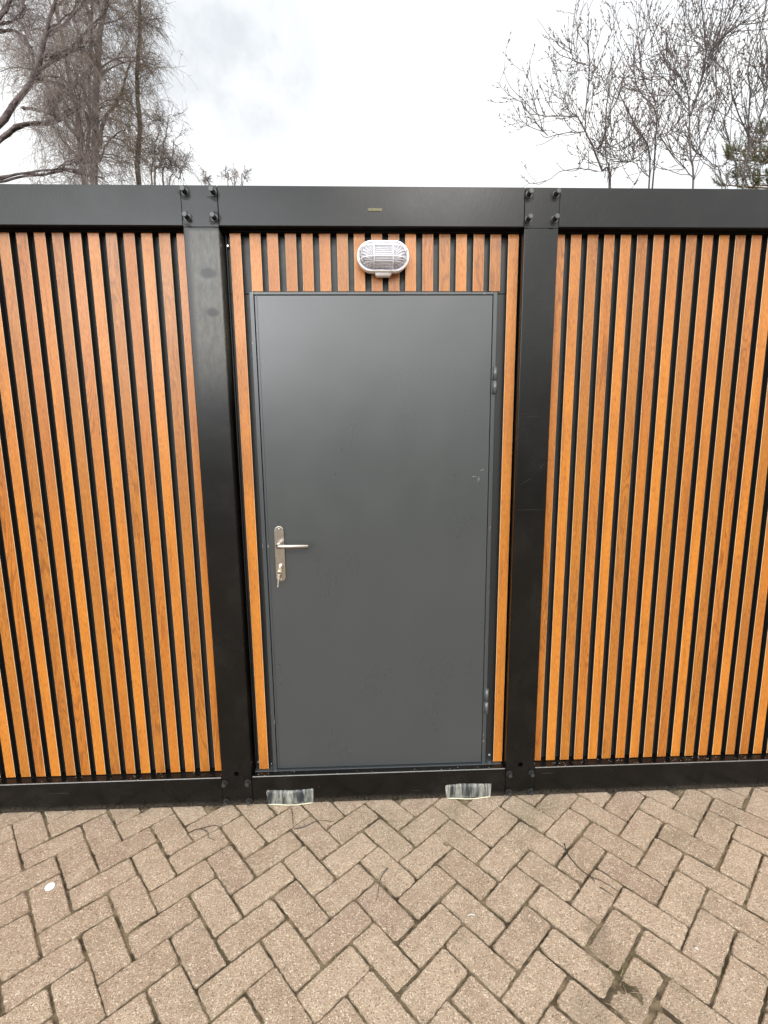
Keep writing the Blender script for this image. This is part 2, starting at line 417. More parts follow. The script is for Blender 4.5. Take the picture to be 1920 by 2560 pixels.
def panel(slats, backs, extra=None, screws=()):
    bm = bmesh.new(); sv, edges = [], []
    for k, (x0, x1, z0, z1, typ) in enumerate(slats):
        n = slat_geometry(bm, x0, x1, z0, z1, edges)
        sv += [(random.random(), typ, random.random())]*n
    for bk in backs:
        n0 = len(bm.faces); box(bm, *bk, mi=1); n = len(bm.faces)-n0; sv += [(0, 0, 0)]*n; edges += [False]*n
    bm.faces.ensure_lookup_table()
    me = bpy.data.meshes.new('cladding_panel'); bm.normal_update(); bm.to_mesh(me)
    bmesh.ops.recalc_face_normals(bm, faces=bm.faces); bm.to_mesh(me); bm.free()
    color_attr(me, 'slat', sv); float_attr(me, 'edge', [1. if e else 0. for e in edges])
    o = link('cladding_panel', me, [M['wood'], M['groove']], cabin)
    for (x, y, z, r) in screws:
        b = bmesh.new(); cyl(b, (x, y-.003, z), (0, 1, 0), r, .0035, 14, smooth=False); cyl(b, (x, y-.0045, z), (0, 1, 0), r*.55, .002, 6)
        obj('screw', b, M['screw'], o)
    return o
typs = [0., .5, 1.]
P1 = .0679
sl = []
for k in range(34):
    x0 = -.7655-P1*k
    if x0 < -END: break
    sl.append((x0, x0+.0422, ZS+.0035, ZB0-.0105, typs[(k*1+1) % 3]))
panel(sl, [(-END, -PX1-.001, SL+.028, SL+.055, ZS-.004, ZB0+.02)])
sl = []
for k in range(36):
    x0 = .7256+.0674*k
    if x0+.042 > END: break
    sl.append((x0, x0+.0418, ZS+.0035, ZB0-.0105, typs[(k*2+1) % 3]))
panel(sl, [(PX1+.001, END, SL+.028, SL+.055, ZS-.004, ZB0+.02)])
fc = lambda x: CX+(x-CX)*.9955
L = [-.486, -.418, -.347, -.282, -.213, -.143, -.0765, -.007, .061, .128, .197, .265, .332, .402, .470]
sl = [(fc(-.563), fc(-.5205), ZS+.006, ZB0-.0105, 0.), (fc(.542), fc(.584), ZS+.006, ZB0-.0105, 0.)]
for k, x in enumerate(L): sl.append((fc(x), fc(x)+.0427, 2.2545, ZB0-.0105, typs[k % 3]))
DX0, DX1, DZ = -.495, .5005, 2.2515   # outside of the door frame
by0, by1 = SL+.028, SL+.05
panel(sl, [(-.579, DX0-.0005, by0, by1, ZS-.004, 2.250), (DX1+.004, .577, by0, by1, ZS-.004, 2.250), (-.579, .577, by0, by1, 2.2535, ZB0+.02),
           (-.5795, -.5765, SL+.012, by0+.002, ZS+.01, ZB0-.002), (.5705, .5725, SL+.02, by0+.002, ZS+.01, ZB0-.002)],
      screws=[(.527, by0, .167, .0052), (-.5685, by0-.006, .172, .0055), (-.574, by0-.012, 2.428, .004), (-.510, by0, .156, .003)])
# dark lining behind the gaps
bm = bmesh.new(); box(bm, -PX0-.02, PX0+.02, .12, .13, .02, 2.6); obj('wall_lining', bm, M['inner'], cabin)
# door frame
bm = bmesh.new(); w = .0165; fy = SL-.004
box(bm, DX0, DX0+w, fy, SL+.05, ZS, DZ, .001); box(bm, DX1-w, DX1, fy, SL+.05, ZS, DZ, .001)
box(bm, DX0+w, DX1-w, fy, SL+.05, DZ-.010, DZ, .001)
box(bm, DX0+w, DX1-w, SL+.012, SL+.05, ZS, ZS+.004)
box(bm, -.579, .575, .030, SL+.03, ZS-.002, ZS+.0032, .0008)
obj('door_frame', bm, M['door_frame'], cabin)
# door leaf
LX0, LX1, LZ0, LZ1 = -.4755, .4815, ZS+.008, 2.2385
bm = bmesh.new(); box(bm, LX0, LX1, SL-.003, SL+.045, LZ0, LZ1, .0016, seg=2)
door = obj('door', bm, M['door'], cabin)
bm = bmesh.new()   # folded seam strip along the lock side and the hinge side
box(bm, LX0+.0008, LX0+.010, SL-.0052, SL-.0030, LZ0+.002, LZ1-.002, .0006); obj('edge_fold', bm, M['door_frame'], door)
# few short scratches and a scuff on the leaf (thin worn marks)
bm = bmesh.new()
for a, b_ in (((.440, 1.504), (.441, 1.486)), ((.410, 1.5065), (.431, 1.505)), ((.446, 1.53), (.462, 1.536)), ((.436, 1.495), (.437, 1.482))):
    bm = bmesh.new(); tube_bm(bm, [(a[0], SL-.0031, a[1]), ((a[0]+b_[0])/2+.0006, SL-.0031, (a[1]+b_[1])/2), (b_[0], SL-.0031, b_[1])], .0005, 4)
    obj('scratch', bm, M['crumb'], door)
def scratch_on(parent, segs, r=.0004, y=-.0001):
    for a, b_ in segs:
        bm = bmesh.new(); tube_bm(bm, [(a[0], y, a[1]), ((a[0]+b_[0])/2, y, (a[1]+b_[1])/2+.0008), (b_[0], y, b_[1])], r, 4)
        obj('scratch', bm, M['bolt'], parent)
scratch_on(posts[1], [((.606, 1.470), (.656, 1.499)), ((.683, 1.531), (.704, 1.556)), ((.596, 1.752), (.686, 1.753)), ((.60, 1.765), (.625, 1.764)), ((.596, 1.363), (.706, 1.364))])
bm = bmesh.new()
HX = .4985
hinges = []
for (z0, z1) in ((.407, .527), (1.851, 1.958)):
    bm = bmesh.new(); zm = (z0+z1)/2
    cyl(bm, (HX-.0015, SL-.010, z0), (0, 0, 1), .0088, zm-z0-.002, 20, smooth=True); cyl(bm, (HX-.0015, SL-.010, zm+.002), (0, 0, 1), .0088, z1-zm-.002, 20, smooth=True)
    box(bm, HX-.013, HX-.0015, SL-.006, SL-.003, z0+.002, zm-.003, .0005); box(bm, HX-.013, HX-.0015, SL-.006, SL-.003, zm+.003, z1-.002, .0005)
    h = obj('hinge', bm, M['hinge'], door)
    bm = bmesh.new(); cyl(bm, (HX-.0015, SL-.010, zm-.002), (0, 0, 1), .0072, .004, 20, smooth=True); obj('hinge_washer', bm, M['bolt'], h)
# handle plate
def stadium_pts(cx, cz, w, h, n=14):
    r = min(w, h)/2; pts = []
    if h >= w:
        for k in range(n+1): a = PI*k/n; pts.append((cx+r*math.cos(a), cz+h/2-r+r*math.sin(a)))
        for k in range(n+1): a = PI+PI*k/n; pts.append((cx+r*math.cos(a), cz-h/2+r+r*math.sin(a)))
    else:
        for k in range(n+1): a = -PI/2+PI*k/n; pts.append((cx+w/2-r+r*math.cos(a), cz+r*math.sin(a)))
        for k in range(n+1): a = PI/2+PI*k/n; pts.append((cx-w/2+r+r*math.cos(a), cz+r*math.sin(a)))
    return pts
def extrude_outline(bm, pts, y0, y1, bev=0, mi=0):
    A = [bm.verts.new((x, y0, z)) for x, z in pts]; B = [bm.verts.new((x, y1, z)) for x, z in pts]; n = len(pts)
    f0 = bm.faces.new(A); f1 = bm.faces.new(B[::-1]); f0.material_index = f1.material_index = mi
    for k in range(n):
        f = bm.faces.new([A[k], B[k], B[(k+1) % n], A[(k+1) % n]]); f.material_index = mi; f.smooth = True
    if bev: bmesh.ops.bevel(bm, geom=list(f0.edges), offset=bev, segments=3, profile=.6, affect='EDGES')
LY = SL-.003
bm = bmesh.new(); extrude_outline(bm, stadium_pts(-.4185, 1.181, .0405, .247), LY-.009, LY, .0028)
plate = obj('handle_plate', bm, M['steel'], door)
for z in (1.293, 1.069):
    bm = bmesh.new(); cyl(bm, (-.4185, LY-.0102, z), (0, 1, 0), .0034, .002, 16); obj('plate_screw', bm, M['screw'], door)
bm = bmesh.new()
px, pz = -.4185, 1.2265
cyl(bm, (px, LY-.0115, pz), (0, 1, 0), .0125, .003, 24, smooth=True)
tube_bm(bm, [(px, LY-.009, pz), (px, LY-.030, pz), (px, LY-.048, pz), (px+.0025, LY-.0565, pz), (px+.009, LY-.060, pz), (px+.03, LY-.060, pz), (px+.130, LY-.060, pz)], [.0092, .009, .0092, .0096, .0104, .0104, .0104], 8)
obj('door_handle', bm, M['steel'], door, True)
for p_ in bpy.data.objects['door_handle'].data.polygons: p_.use_smooth = len(p_.vertices) == 4
bm = bmesh.new()
cyl(bm, (-.4185, LY-.0125, 1.129), (0, 1, 0), .0088, .0055, 24); box(bm, -.4185-.0048, -.4185+.0048, LY-.0122, LY-.007, 1.101, 1.124, .0015)
obj('lock_cylinder', bm, M['bright'], door)
# body of the cabin behind the facade
bm = bmesh.new(); box(bm, -END-.12, END+.12, .16, 2.55, .02, 2.585)
obj('cabin_body', bm, M['frame'], cabin)
bm = bmesh.new(); box(bm, -END-.13, END+.13, .142, 2.57, 2.587, 2.612, .004)
obj('roof', bm, M['roof'], cabin)
# crumbs of grit on the sills and in the corners
tris = bmesh.new()
for k in range(210):
    t = random.random(); side = random.choice((-1, 1, 1))
    if t < .8: x = side*random.uniform(.73, 2.3)
    else: x = random.uniform(-.56, .56)
    y = random.uniform(.003, .042) if t < .8 else random.uniform(.003, .028); s = random.uniform(.0005, .0018)
    g = bmesh.ops.create_icosphere(tris, subdivisions=0 or 1, radius=s, matrix=Matrix.Translation((x, y, ZS+s*.4)) @ Matrix.Diagonal((1.5, 1, .6, 1)))
for k in range(420):
    x = random.uniform(-1.9, 2.0); y = -abs(random.gauss(0, .014))-.001; s = random.uniform(.0006, .0022)
    bmesh.ops.create_icosphere(tris, subdivisions=1, radius=s, matrix=Matrix.Translation((x, y, .001+s*.3)) @ Matrix.Diagonal((1.6, 1, .6, 1)))
tag(obj('grit', tris, M['grit']), 'pale crumbs of grit on the ledge below the slats and along the foot of the black rail', 'grit', kind='stuff')

# keys hanging in the lock
kr = empty('key_bunch', (-.4185, LY-.02, 1.129)); tag(kr, 'two small keys on a split ring hanging from the door lock', 'keys')
def local(bm, o):
    for v in bm.verts: v.co -= Vector(o.location)
bm = bmesh.new(); ky = LY-.020
extrude_outline(bm, [(-.4185+.0105*math.cos(a)*.75, 1.118+.0125*math.sin(a)) for a in [2*PI*k/24 for k in range(24)]], ky-.0105, ky-.0085, .0005)
cyl(bm, (-.4185, ky-.009, 1.129), (0, 1, 0), .0036, .018, 12)
local(bm, kr); k1 = obj('key', bm, M['bright'], kr)
bm = bmesh.new(); ring = [(-.4225+.0088*math.cos(a), ky-.0115-.003*math.sin(a), 1.1035+.0088*math.sin(a)) for a in [2*PI*k/28 for k in range(28)]]
tube_bm(bm, ring, .0009, 6, closed=True); ring2 = [(x, y-.0017, z) for x, y, z in ring]; tube_bm(bm, ring2, .0008, 6, closed=True)
local(bm, kr); obj('split_ring', bm, M['bright'], kr, True)
bm = bmesh.new()
extrude_outline(bm, [(-.4235+.0085*math.cos(a)*.62, 1.085+.0115*math.sin(a)) for a in [2*PI*k/24 for k in range(24)]], ky-.0165, ky-.0145, .0005)
bl = [(-.4262, 1.075), (-.4208, 1.075), (-.4212, 1.062), (-.4222, 1.060), (-.4210, 1.057), (-.4224, 1.054), (-.4212, 1.051), (-.4224, 1.048), (-.4216, 1.044), (-.4236, 1.040), (-.4256, 1.043)]
extrude_outline(bm, bl, ky-.0163, ky-.0147)
bmesh.ops.rotate(bm, verts=bm.verts[:], cent=(-.4235, ky-.0155, 1.095), matrix=Matrix.Rotation(.10, 3, 'Y'))
local(bm, kr); obj('key', bm, M['bright'], kr)

# ------------------------------------------------------------------ bulkhead lamp
lx, lz = .0375, 2.3705
lamp = empty('bulkhead_lamp', (lx, SL-.0005, lz)); tag(lamp, 'oval white bulkhead lamp with ribbed glass and wire guard on the slats above the door', 'lamp')
W2, H2 = .203, .114
def st(w, h, n=20): return stadium_pts(0, 0, w, h, n)
bm = bmesh.new()
def loft(bm, rings, mi=0, cap0=True, cap1=True):
    R_ = [[bm.verts.new(p) for p in r] for r in rings]; n = len(rings[0])
    for A, B in zip(R_, R_[1:]):
        for k in range(n): f = bm.faces.new([A[k], A[(k+1) % n], B[(k+1) % n], B[k]]); f.smooth = True; f.material_index = mi
    if cap0: bm.faces.new(R_[0][::-1]).material_index = mi
    if cap1: bm.faces.new(R_[-1]).material_index = mi
rg = lambda w, h, y: [(x, y, z) for x, z in st(w, h)]
loft(bm, [rg(W2-.012, H2-.012, 0), rg(W2-.008, H2-.008, -.012), rg(W2-.003, H2-.003, -.026), rg(W2, H2, -.034), rg(W2, H2, -.044), rg(W2-.004, H2-.004, -.048), rg(W2-.018, H2-.018, -.048), rg(W2-.021, H2-.021, -.044), rg(W2-.021, H2-.021, -.020)], cap1=True)
obj('lamp_base', bm, M['plastic'], lamp)
bm = bmesh.new()   # white dished reflector inside
loft(bm, [rg(W2-.024, H2-.024, -.043), rg(W2-.05, H2-.045, -.028), rg(W2-.09, H2-.07, -.0225)], cap0=False)
obj('reflector', bm, M['reflector'], lamp)
bm = bmesh.new(); cyl(bm, (-.045, -.040, 0), (1, 0, 0), .014, .018, 20, smooth=True); obj('lamp_holder', bm, M['thread'], lamp)
bm = bmesh.new(); tube_bm(bm, [(-.027, -.040, 0), (-.02, -.040, 0), (-.005, -.040, 0), (.012, -.040, 0), (.024, -.040, 0), (.031, -.040, 0)], [.011, .014, .0195, .0205, .014, .004], 20); obj('bulb', bm, M['bulb'], lamp, True)
bm = bmesh.new(); rings = []
DO = .058
for k in range(13):
    a = (PI/2)*k/12; s = math.cos(a)**.55; y = -.044-DO*math.sin(a)**.9
    w_, h_ = W2-.025, H2-.025
    rr = w_/2-h_/2
    hh = max(h_*s, .002); rings.append([(x, y, z) for x, z in st(hh+2*rr*(.35+.65*s), hh, 28)])
loft(bm, rings, cap0=False)
lens = obj('lens', bm, M['glass'], lamp, True)
md = lens.modifiers.new('thick', 'SOLIDIFY'); md.thickness = .003; md.offset = -1
bm = bmesh.new()   # guard
def dome_y(x, z, off=.006):
    # height of the guard above the rim at a given place
    w_, h_ = W2-.012, H2-.012
    rr = w_/2-h_/2; dx = max(0, abs(x)-rr); t = min(1, math.hypot(dx, z)/(h_/2))
    return -.046-(DO+off)*max(0, 1-t**2.6)**.6
cr = .0018
for xx in (-.036, .036):
    tube_bm(bm, [(xx, dome_y(xx, z), z) for z in [ (H2/2-.006)*math.sin(PI/2*k/16) for k in range(-16, 17)]], cr, 8)
for zz in (-.019, .021):
    rr = W2/2-H2/2; m_ = math.sqrt(max(0, (H2/2-.006)**2-zz*zz))+rr
    tube_bm(bm, [(x, dome_y(x, zz), zz) for x in [m_*math.sin(PI/2*k/20) for k in range(-20, 21)]], cr, 8)
tube_bm(bm, [(x, -.049, z) for x, z in st(W2-.007, H2-.007, 24)], .0028, 8, closed=True)
obj('wire_guard', bm, M['plastic'], lamp, True)
bm = bmesh.new(); loft(bm, [[(x*1., y, z) for x, y in ((-.036, -.004), (.036, -.004), (.036, -.042), (-.036, -.042))] for z in (-H2/2+.006,)] + [[(x, y, -H2/2-.010) for x, y in ((-.028, -.008), (.028, -.008), (.028, -.038), (-.028, -.038))]])
bmesh.ops.bevel(bm, geom=bm.edges[:], offset=.0015, segments=2, affect='EDGES')
obj('cable_entry', bm, M['plastic'], lamp)

# ------------------------------------------------------------------ paving
A0 = math.radians(41.0); PT = .110; PH = (.42804, -.36030)
eu = np.array([math.cos(A0), math.sin(A0)]); ev = np.array([math.sin(A0), -math.cos(A0)])
def lat(i, j): return ((i+PH[0])*PT)*eu+((j+PH[1])*PT)*ev
verts, faces, fv, rim = [], [], [], []
XR, Y0, Y1 = 5.2, -6.5, .06
R2 = random.Random(3)
def add_brick(i, j, du, dv):
    c = (lat(i, j)+lat(i+du, j+dv))/2
    if not (-XR < c[0] < XR and Y0 < c[1] < Y1): return
    near = abs(c[0]) < 2.4 and c[1] > -1.9
    hu, hv = du*PT/2-R2.uniform(.0035, .0095)/2, dv*PT/2-R2.uniform(.0035, .0095)/2
    pd = min(math.hypot(c[0]-a_, c[1]-b_) for a_, b_ in ((.728, -.63), (.70, -.71), (.735, -.82), (.60, -.86), (.80, -.95)))
    worn = pd < .085
    if worn: hu -= R2.uniform(.001, .007); hv -= R2.uniform(.001, .007)
    h = R2.gauss(0, .0009); tx, ty = R2.gauss(0, .004), R2.gauss(0, .004); rot = R2.gauss(0, .010); ou, ov = R2.gauss(0, .0015), R2.gauss(0, .0015)
    pts = []
    n = 9 if near else 1
    cr_ = [(-hu, -hv), (hu, -hv), (hu, hv), (-hu, hv)]
    for k in range(4):
        a, b = cr_[k], cr_[(k+1) % 4]; Ln = math.hypot(b[0]-a[0], b[1]-a[1]); r = R2.uniform(.006, .015) if worn else R2.uniform(.003, .011) if near else .004
        m = max(2, int(Ln/.012)) if near else 1
        for s in range(m+1):
            t = r/Ln+(1-2*r/Ln)*s/m
            jit = R2.gauss(0, .0009) if near else 0
            nx_, ny_ = (b[1]-a[1])/Ln, -(b[0]-a[0])/Ln
            pts.append((a[0]+(b[0]-a[0])*t+nx_*jit, a[1]+(b[1]-a[1])*t+ny_*jit))
    K = len(pts); base = len(verts); cr0, sr0 = math.cos(rot), math.sin(rot)
    def P(u, v, z):
        u, v = u*cr0-v*sr0+ou, u*sr0+v*cr0+ov
        q = c+u*eu+v*ev; verts.append((q[0], q[1], z+h+u*tx+v*ty))
    f2 = (hu-.0045)/hu, (hv-.0045)/hv; f1 = (hu-.0016)/hu, (hv-.0016)/hv
    rings = [(1, 1, -.05), (1, 1, -.0045), (f1[0], f1[1], -.0016), (f2[0], f2[1], 0)]
    for a_, b_, z in rings:
        for u, v in pts: P(u*a_, v*b_, z-(R2.uniform(0, .0006) if near and z > -.01 else 0))
    val = (R2.random(), R2.random(), R2.random())
    for r in range(3):
        for k in range(K):
            k2 = (k+1) % K; faces.append((base+r*K+k, base+r*K+k2, base+(r+1)*K+k2, base+(r+1)*K+k)); fv.append(val); rim.append(1. if r < 2 else .55)
    faces.append(tuple(base+3*K+k for k in range(K))); fv.append(val); rim.append(0.)
for i in range(-110, 110):
    for j in range(-110, 110):
        k = (i+j-1) % 4
        if k == 0: add_brick(i, j, 2, 1)
        elif k == 2: add_brick(i, j, 1, 2)
me = bpy.data.meshes.new('paving'); me.from_pydata(verts, [], faces); me.update()
color_attr(me, 'pv', fv); float_attr(me, 'rim', rim)
pav = link('paving', me, [M['paver']]); tag(pav, kind='structure'); pav['label'] = 'beige concrete herringbone paving in front of the cabin'
# joint filling
def hn(x, y, s, seed):      # smooth value noise
    g = np.random.default_rng(seed).random((64, 64)); X = (x/s) % 63; Y = (y/s) % 63
    xi = X.astype(int); yi = Y.astype(int); fx = X-xi; fy_ = Y-yi; fx = fx*fx*(3-2*fx); fy_ = fy_*fy_*(3-2*fy_)
    return (g[xi, yi]*(1-fx)+g[(xi+1) % 64, yi]*fx)*(1-fy_)+(g[xi, (yi+1) % 64]*(1-fx)+g[(xi+1) % 64, (yi+1) % 64]*fx)*fy_
def grid_sheet(name, xs, ys, zf, mat):
    X, Y = np.meshgrid(xs, ys, indexing='ij'); Z = zf(X, Y); nx, ny = len(xs), len(ys)
    v = np.stack([X, Y, Z], -1).reshape(-1, 3); idx = np.arange(nx*ny).reshape(nx, ny)
    f = np.stack([idx[:-1, :-1], idx[1:, :-1], idx[1:, 1:], idx[:-1, 1:]], -1).reshape(-1, 4)
    me = bpy.data.meshes.new(name); me.from_pydata(v.tolist(), [], f.tolist()); me.update()
    for p in me.polygons: p.use_smooth = True
    return link(name, me, [mat])
def sandz(X, Y):
    a = hn(X+9, Y+9, .11, 1); b = hn(X+9, Y+9, .033, 2); c = hn(X+9, Y+9, .012, 4)
    z = -.0145+.0125*np.clip((a-.25)*1.6, 0, 1)+.003*(b-.5)+.0016*(c-.5)
    z = np.minimum(z, -.0032+.0012*(b-.5))
    wob = .5+1.1*hn(X+9, Y+9, .035, 7)+.3*(c-.5)
    for (px_, py_, sx, sy, hh) in ((.728, -.623, .04, .05, .0085), (.70, -.70, .03, .06, .0075), (.735, -.81, .075, .06, .0085), (.585, -.865, .05, .075, .0085), (.66, -.76, .035, .05, .007), (.775, -.60, .03, .02, .006)):
        z = np.maximum(z, -.009+(hh-.0015)*np.exp(-(((X-px_)/sx)**2+((Y-py_)/sy)**2)*.6)*wob*1.0)
    return z
xs = np.concatenate([np.linspace(-2.6, -1.9, 60)[:-1], np.linspace(-1.9, 1.9, 900), np.linspace(1.9, 2.6, 60)[1:]]); ys = np.concatenate([np.linspace(-1.9, -1.15, 50)[:-1], np.linspace(-1.15, .12, 300)])
js = grid_sheet('joint_sand', xs, ys, sandz, M['sand']); tag(js, kind='structure')
gr = grid_sheet('ground', np.linspace(-300, 300, 121), np.linspace(-300, 300, 121), lambda X, Y: -.02+0*X, M['ground']); tag(gr, kind='structure')

# small things on the paving
def lying(name, paths, r, mat, label, cat, group=None, lift=.0022):
    pts0 = paths[0]; root = (pts0[0][0], pts0[0][1], 0)
    bm = bmesh.new()
    for p in paths:
        # smooth the way and add slight bends
        P_ = [Vector((x, y, 0)) for x, y in p]; out = []
        for i in range(len(P_)-1):
            a = P_[max(0, i-1)]; b = P_[i]; c = P_[i+1]; d = P_[min(len(P_)-1, i+2)]
            for t in (0, .25, .5, .75):
                out.append(.5*((2*b)+(c-a)*t+(2*a-5*b+4*c-d)*t*t+(3*b-a-3*c+d)*t**3))
        out.append(P_[-1]); n = len(out)
        tube_bm(bm, [(v.x-root[0]+random.gauss(0, .0006), v.y-root[1]+random.gauss(0, .0006), lift+r+.0015*math.sin(i*.5)) for i, v in enumerate(out)], [r*(1-.6*i/(n-1)) for i in range(n)], 6)
    o = obj(name, bm, mat); o.location = root; tag(o, label, cat, group); return o
lying('twig', [[(.757, -.280), (.750, -.330), (.766, -.388), (.792, -.429), (.822, -.45), (.852, -.473), (.871, -.497)], [(.795, -.43), (.80, -.445), (.802, -.458)]], .0024, M['dead'], 'long curved dark twig on the right of the paving', 'twig', 'twigs on the paving')
lying('twig', [[(.812, -.478), (.830, -.498), (.845, -.515)]], .0019, M['dead'], 'shortest dark twig, just below the long curved one', 'twig', 'twigs on the paving')
lying('twig', [[(-.409, -.035), (-.396, -.071), (-.387, -.121), (-.378, -.153)]], .0022, M['dead'], 'thin twig running out from under the left pale pocket cover', 'twig', 'twigs on the paving')
lying('twig', [[(-.378, -.155), (-.336, -.146), (-.3, -.122), (-.268, -.111), (-.207, -.123)]], .0020, M['dead'], 'wavy thin twig lying across the paving below the left half of the door', 'twig', 'twigs on the paving')
lying('twig', [[(-.83, -.155), (-.79, -.135), (-.75, -.15), (-.735, -.18), (-.70, -.20)], [(-.79, -.135), (-.73, -.12), (-.69, -.135)]], .0020, M['dead'], 'forked twig on the pavers below the left post', 'twig', 'twigs on the paving')
lying('twig', [[(.02, -.36), (-.01, -.41), (-.02, -.46), (-.03, -.50)]], .0019, M['dead'], 'slim dark twig near the middle of the paving', 'twig', 'twigs on the paving')
rs = random.Random(5); straws = bmesh.new()
for k in range(70):
    x, y = rs.uniform(-1.5, 1.6), rs.uniform(-1.0, -.03)
    if k < 30: x, y = rs.gauss(.70, .05), rs.gauss(-.78, .08)
    a = rs.uniform(0, PI); L_ = rs.uniform(.008, .035)
    tube_bm(straws, [(x, y, .003), (x+L_*.5*math.cos(a)+.002, y+L_*.5*math.sin(a), .0045), (x+L_*math.cos(a), y+L_*math.sin(a), .0035)], rs.uniform(.0003, .0007), 4)
tag(obj('straw', straws, M['straw']), 'scattered short bits of dry straw on the paving', 'straw', kind='stuff')
def pebble(x, y, r, mat, label, fl=.6, name='pebble', cat='pebble', group='pebbles on the paving'):
    bm = bmesh.new(); bmesh.ops.create_icosphere(bm, subdivisions=3, radius=r)
    rp = random.Random(int(x*1000)); ph = [rp.uniform(0, 6) for _ in range(3)]
    for v in bm.verts:
        n = v.co.normalized(); v.co *= 1+.12*math.sin(3*n.x+ph[0])+.08*math.sin(5*n.y+ph[1]); v.co.z *= fl
    o = obj(name, bm, mat, smooth=True); o.location = (x, y, r*fl*.7); tag(o, label, cat, group); return o
pebble(1.026, -.703, .0062, M['crumb'], 'round pale pebble near the right edge of the paving')
pebble(.725, -.098, .0045, M['straw'], 'small yellowish pebble at the foot of the right post')
pebble(-.56, -.245, .004, M['crumb'], 'tiny pale pebble in the left half of the paving')
bm = bmesh.new(); tube_bm(bm, [(.293, -.566, .004), (.304, -.561, .006), (.318, -.563, .0055), (.322, -.568, .004)], [.0012, .003, .003, .001], 8)
o = obj('bird_dropping', bm, M['crumb'], smooth=True); tag(o, 'small whitish smear lying on a paver right of centre', 'dropping')
bm = bmesh.new(); n = 32; el = [(math.cos(a)*.0172, math.sin(a)*.0162) for a in [2*PI*k/n for k in range(n)]]
rot_ = math.radians(-18)
el = [(x*math.cos(rot_)-y*math.sin(rot_), x*math.sin(rot_)+y*math.cos(rot_)) for x, y in el]
loft(bm, [[(x, y, 0) for x, y in el], [(x, y, .002) for x, y in el], [(x*.95, y*.95, .0028) for x, y in el]])
o = obj('white_disc', bm, M['white']); o.location = (-1.265, -.385, .0035); tag(o, 'small white round disc lying on a paver near the left edge', 'disc')

# ------------------------------------------------------------------ trees
class Tubes:
    def __init__(s): s.V = []; s.F = []; s.n = 0
    def add(s, P, R, sides=3):      # P (N,K,3), R (N,K)
        P = np.asarray(P, float); R = np.asarray(R, float)
        if P.ndim == 2: P = P[None]; R = R[None]
        N, K, _ = P.shape
        T = np.gradient(P, axis=1); T /= np.linalg.norm(T, axis=2, keepdims=True)+1e-9
        ref = np.where(np.abs(T[..., 2:3]) > .9, np.array([1., 0, 0]), np.array([0, 0, 1.]))
        ref = np.broadcast_to(np.where(np.abs(T[:, :1, 2:3]) > .8, np.array([1., 0, 0]), np.array([0, 0, 1.])), T.shape)
        S = np.cross(T, ref); S /= np.linalg.norm(S, axis=2, keepdims=True)+1e-9; B = np.cross(T, S)
        a = 2*np.pi*np.arange(sides)/sides
        V = P[:, :, None]+R[:, :, None, None]*(S[:, :, None]*np.cos(a)[:, None]+B[:, :, None]*np.sin(a)[:, None])
        idx = s.n+np.arange(N*K*sides).reshape(N, K, sides)
        A = idx[:, :-1]; C = idx[:, 1:]
        q = np.stack([A, np.roll(A, -1, 2), np.roll(C, -1, 2), C], -1).reshape(-1, 4)
        s.V.append(V.reshape(-1, 3)); s.F.append(q); s.n += N*K*sides
    def build(s, name, mat, parent, origin, smooth=True):
        V = np.concatenate(s.V)-np.asarray(origin); Fq = np.concatenate(s.F)
        me = bpy.data.meshes.new(name); me.vertices.add(len(V)); me.vertices.foreach_set('co', V.ravel().astype(np.float32))
        me.loops.add(Fq.size); me.loops.foreach_set('vertex_index', Fq.ravel().astype(np.int32))
        me.polygons.add(len(Fq)); me.polygons.foreach_set('loop_start', (np.arange(len(Fq))*4).astype(np.int32))
        me.polygons.foreach_set('use_smooth', np.ones(len(Fq), bool)); me.update(); me.validate()
        return link(name, me, [mat], parent)
def resample(P, n):
    P = np.asarray(P, float); m = len(P)
    # catmull-rom
    Q = []
    for t in np.linspace(0, m-1-1e-6, n):
        i = int(t); f = t-i; a, b, c, d = P[max(0, i-1)], P[i], P[i+1], P[min(m-1, i+2)]
        Q.append(.5*((2*b)+(c-a)*f+(2*a-5*b+4*c-d)*f*f+(3*b-a-3*c+d)*f**3))
    return np.array(Q)
def wiggle(P, amp, seed):
    g = np.random.default_rng(seed); n = len(P); w = np.cumsum(g.normal(0, 1, (n, 3)), 0); w -= np.linspace(0, 1, n)[:, None]*w[-1]
    return P+w*amp
def px_path(pts, Y, sx=1/1.728, ox=0, dY=0, seed=0):
    g = np.random.default_rng(seed); out = []
    for k, (u, v) in enumerate(pts):
        out.append(at(ox+u*sx, v*sx, Y+dY*k/(len(pts)-1)))
    return np.array(out)
def unit(v): return v/(np.linalg.norm(v, axis=-1, keepdims=True)+1e-9)
def droop_twigs(T, P0, D0, length, r, g, K=6, gravity=.75, spread=.45):
    N = len(P0); D = unit(D0+g.normal(0, spread, (N, 3))); L_ = np.asarray(length)/(K-1); pts = [P0]
    for k in range(1, K):
        D = unit(D+np.array([0, 0, -1.])*gravity*(.25+.35*k/K)+g.normal(0, .10, (N, 3))); pts.append(pts[-1]+D*L_[:, None])
    P = np.stack(pts, 1); R = r*np.linspace(1, .45, K)[None]*np.ones((N, 1)); T.add(P, R, 3); return P
def rise_twigs(T, P0, D0, length, r, g, K=5, up=.15, spread=.3, bend=.12):
    N = len(P0); D = unit(D0+g.normal(0, spread, (N, 3))); L_ = np.asarray(length)/(K-1); pts = [P0]
    for k in range(1, K):
        D = unit(D+np.array([0, 0, up])+g.normal(0, bend, (N, 3))); pts.append(pts[-1]+D*L_[:, None])
    P = np.stack(pts, 1); rr = np.asarray(r).reshape(-1, 1)*np.ones((N, 1)); T.add(P, rr*np.linspace(1, .5, K)[None], 3); return P
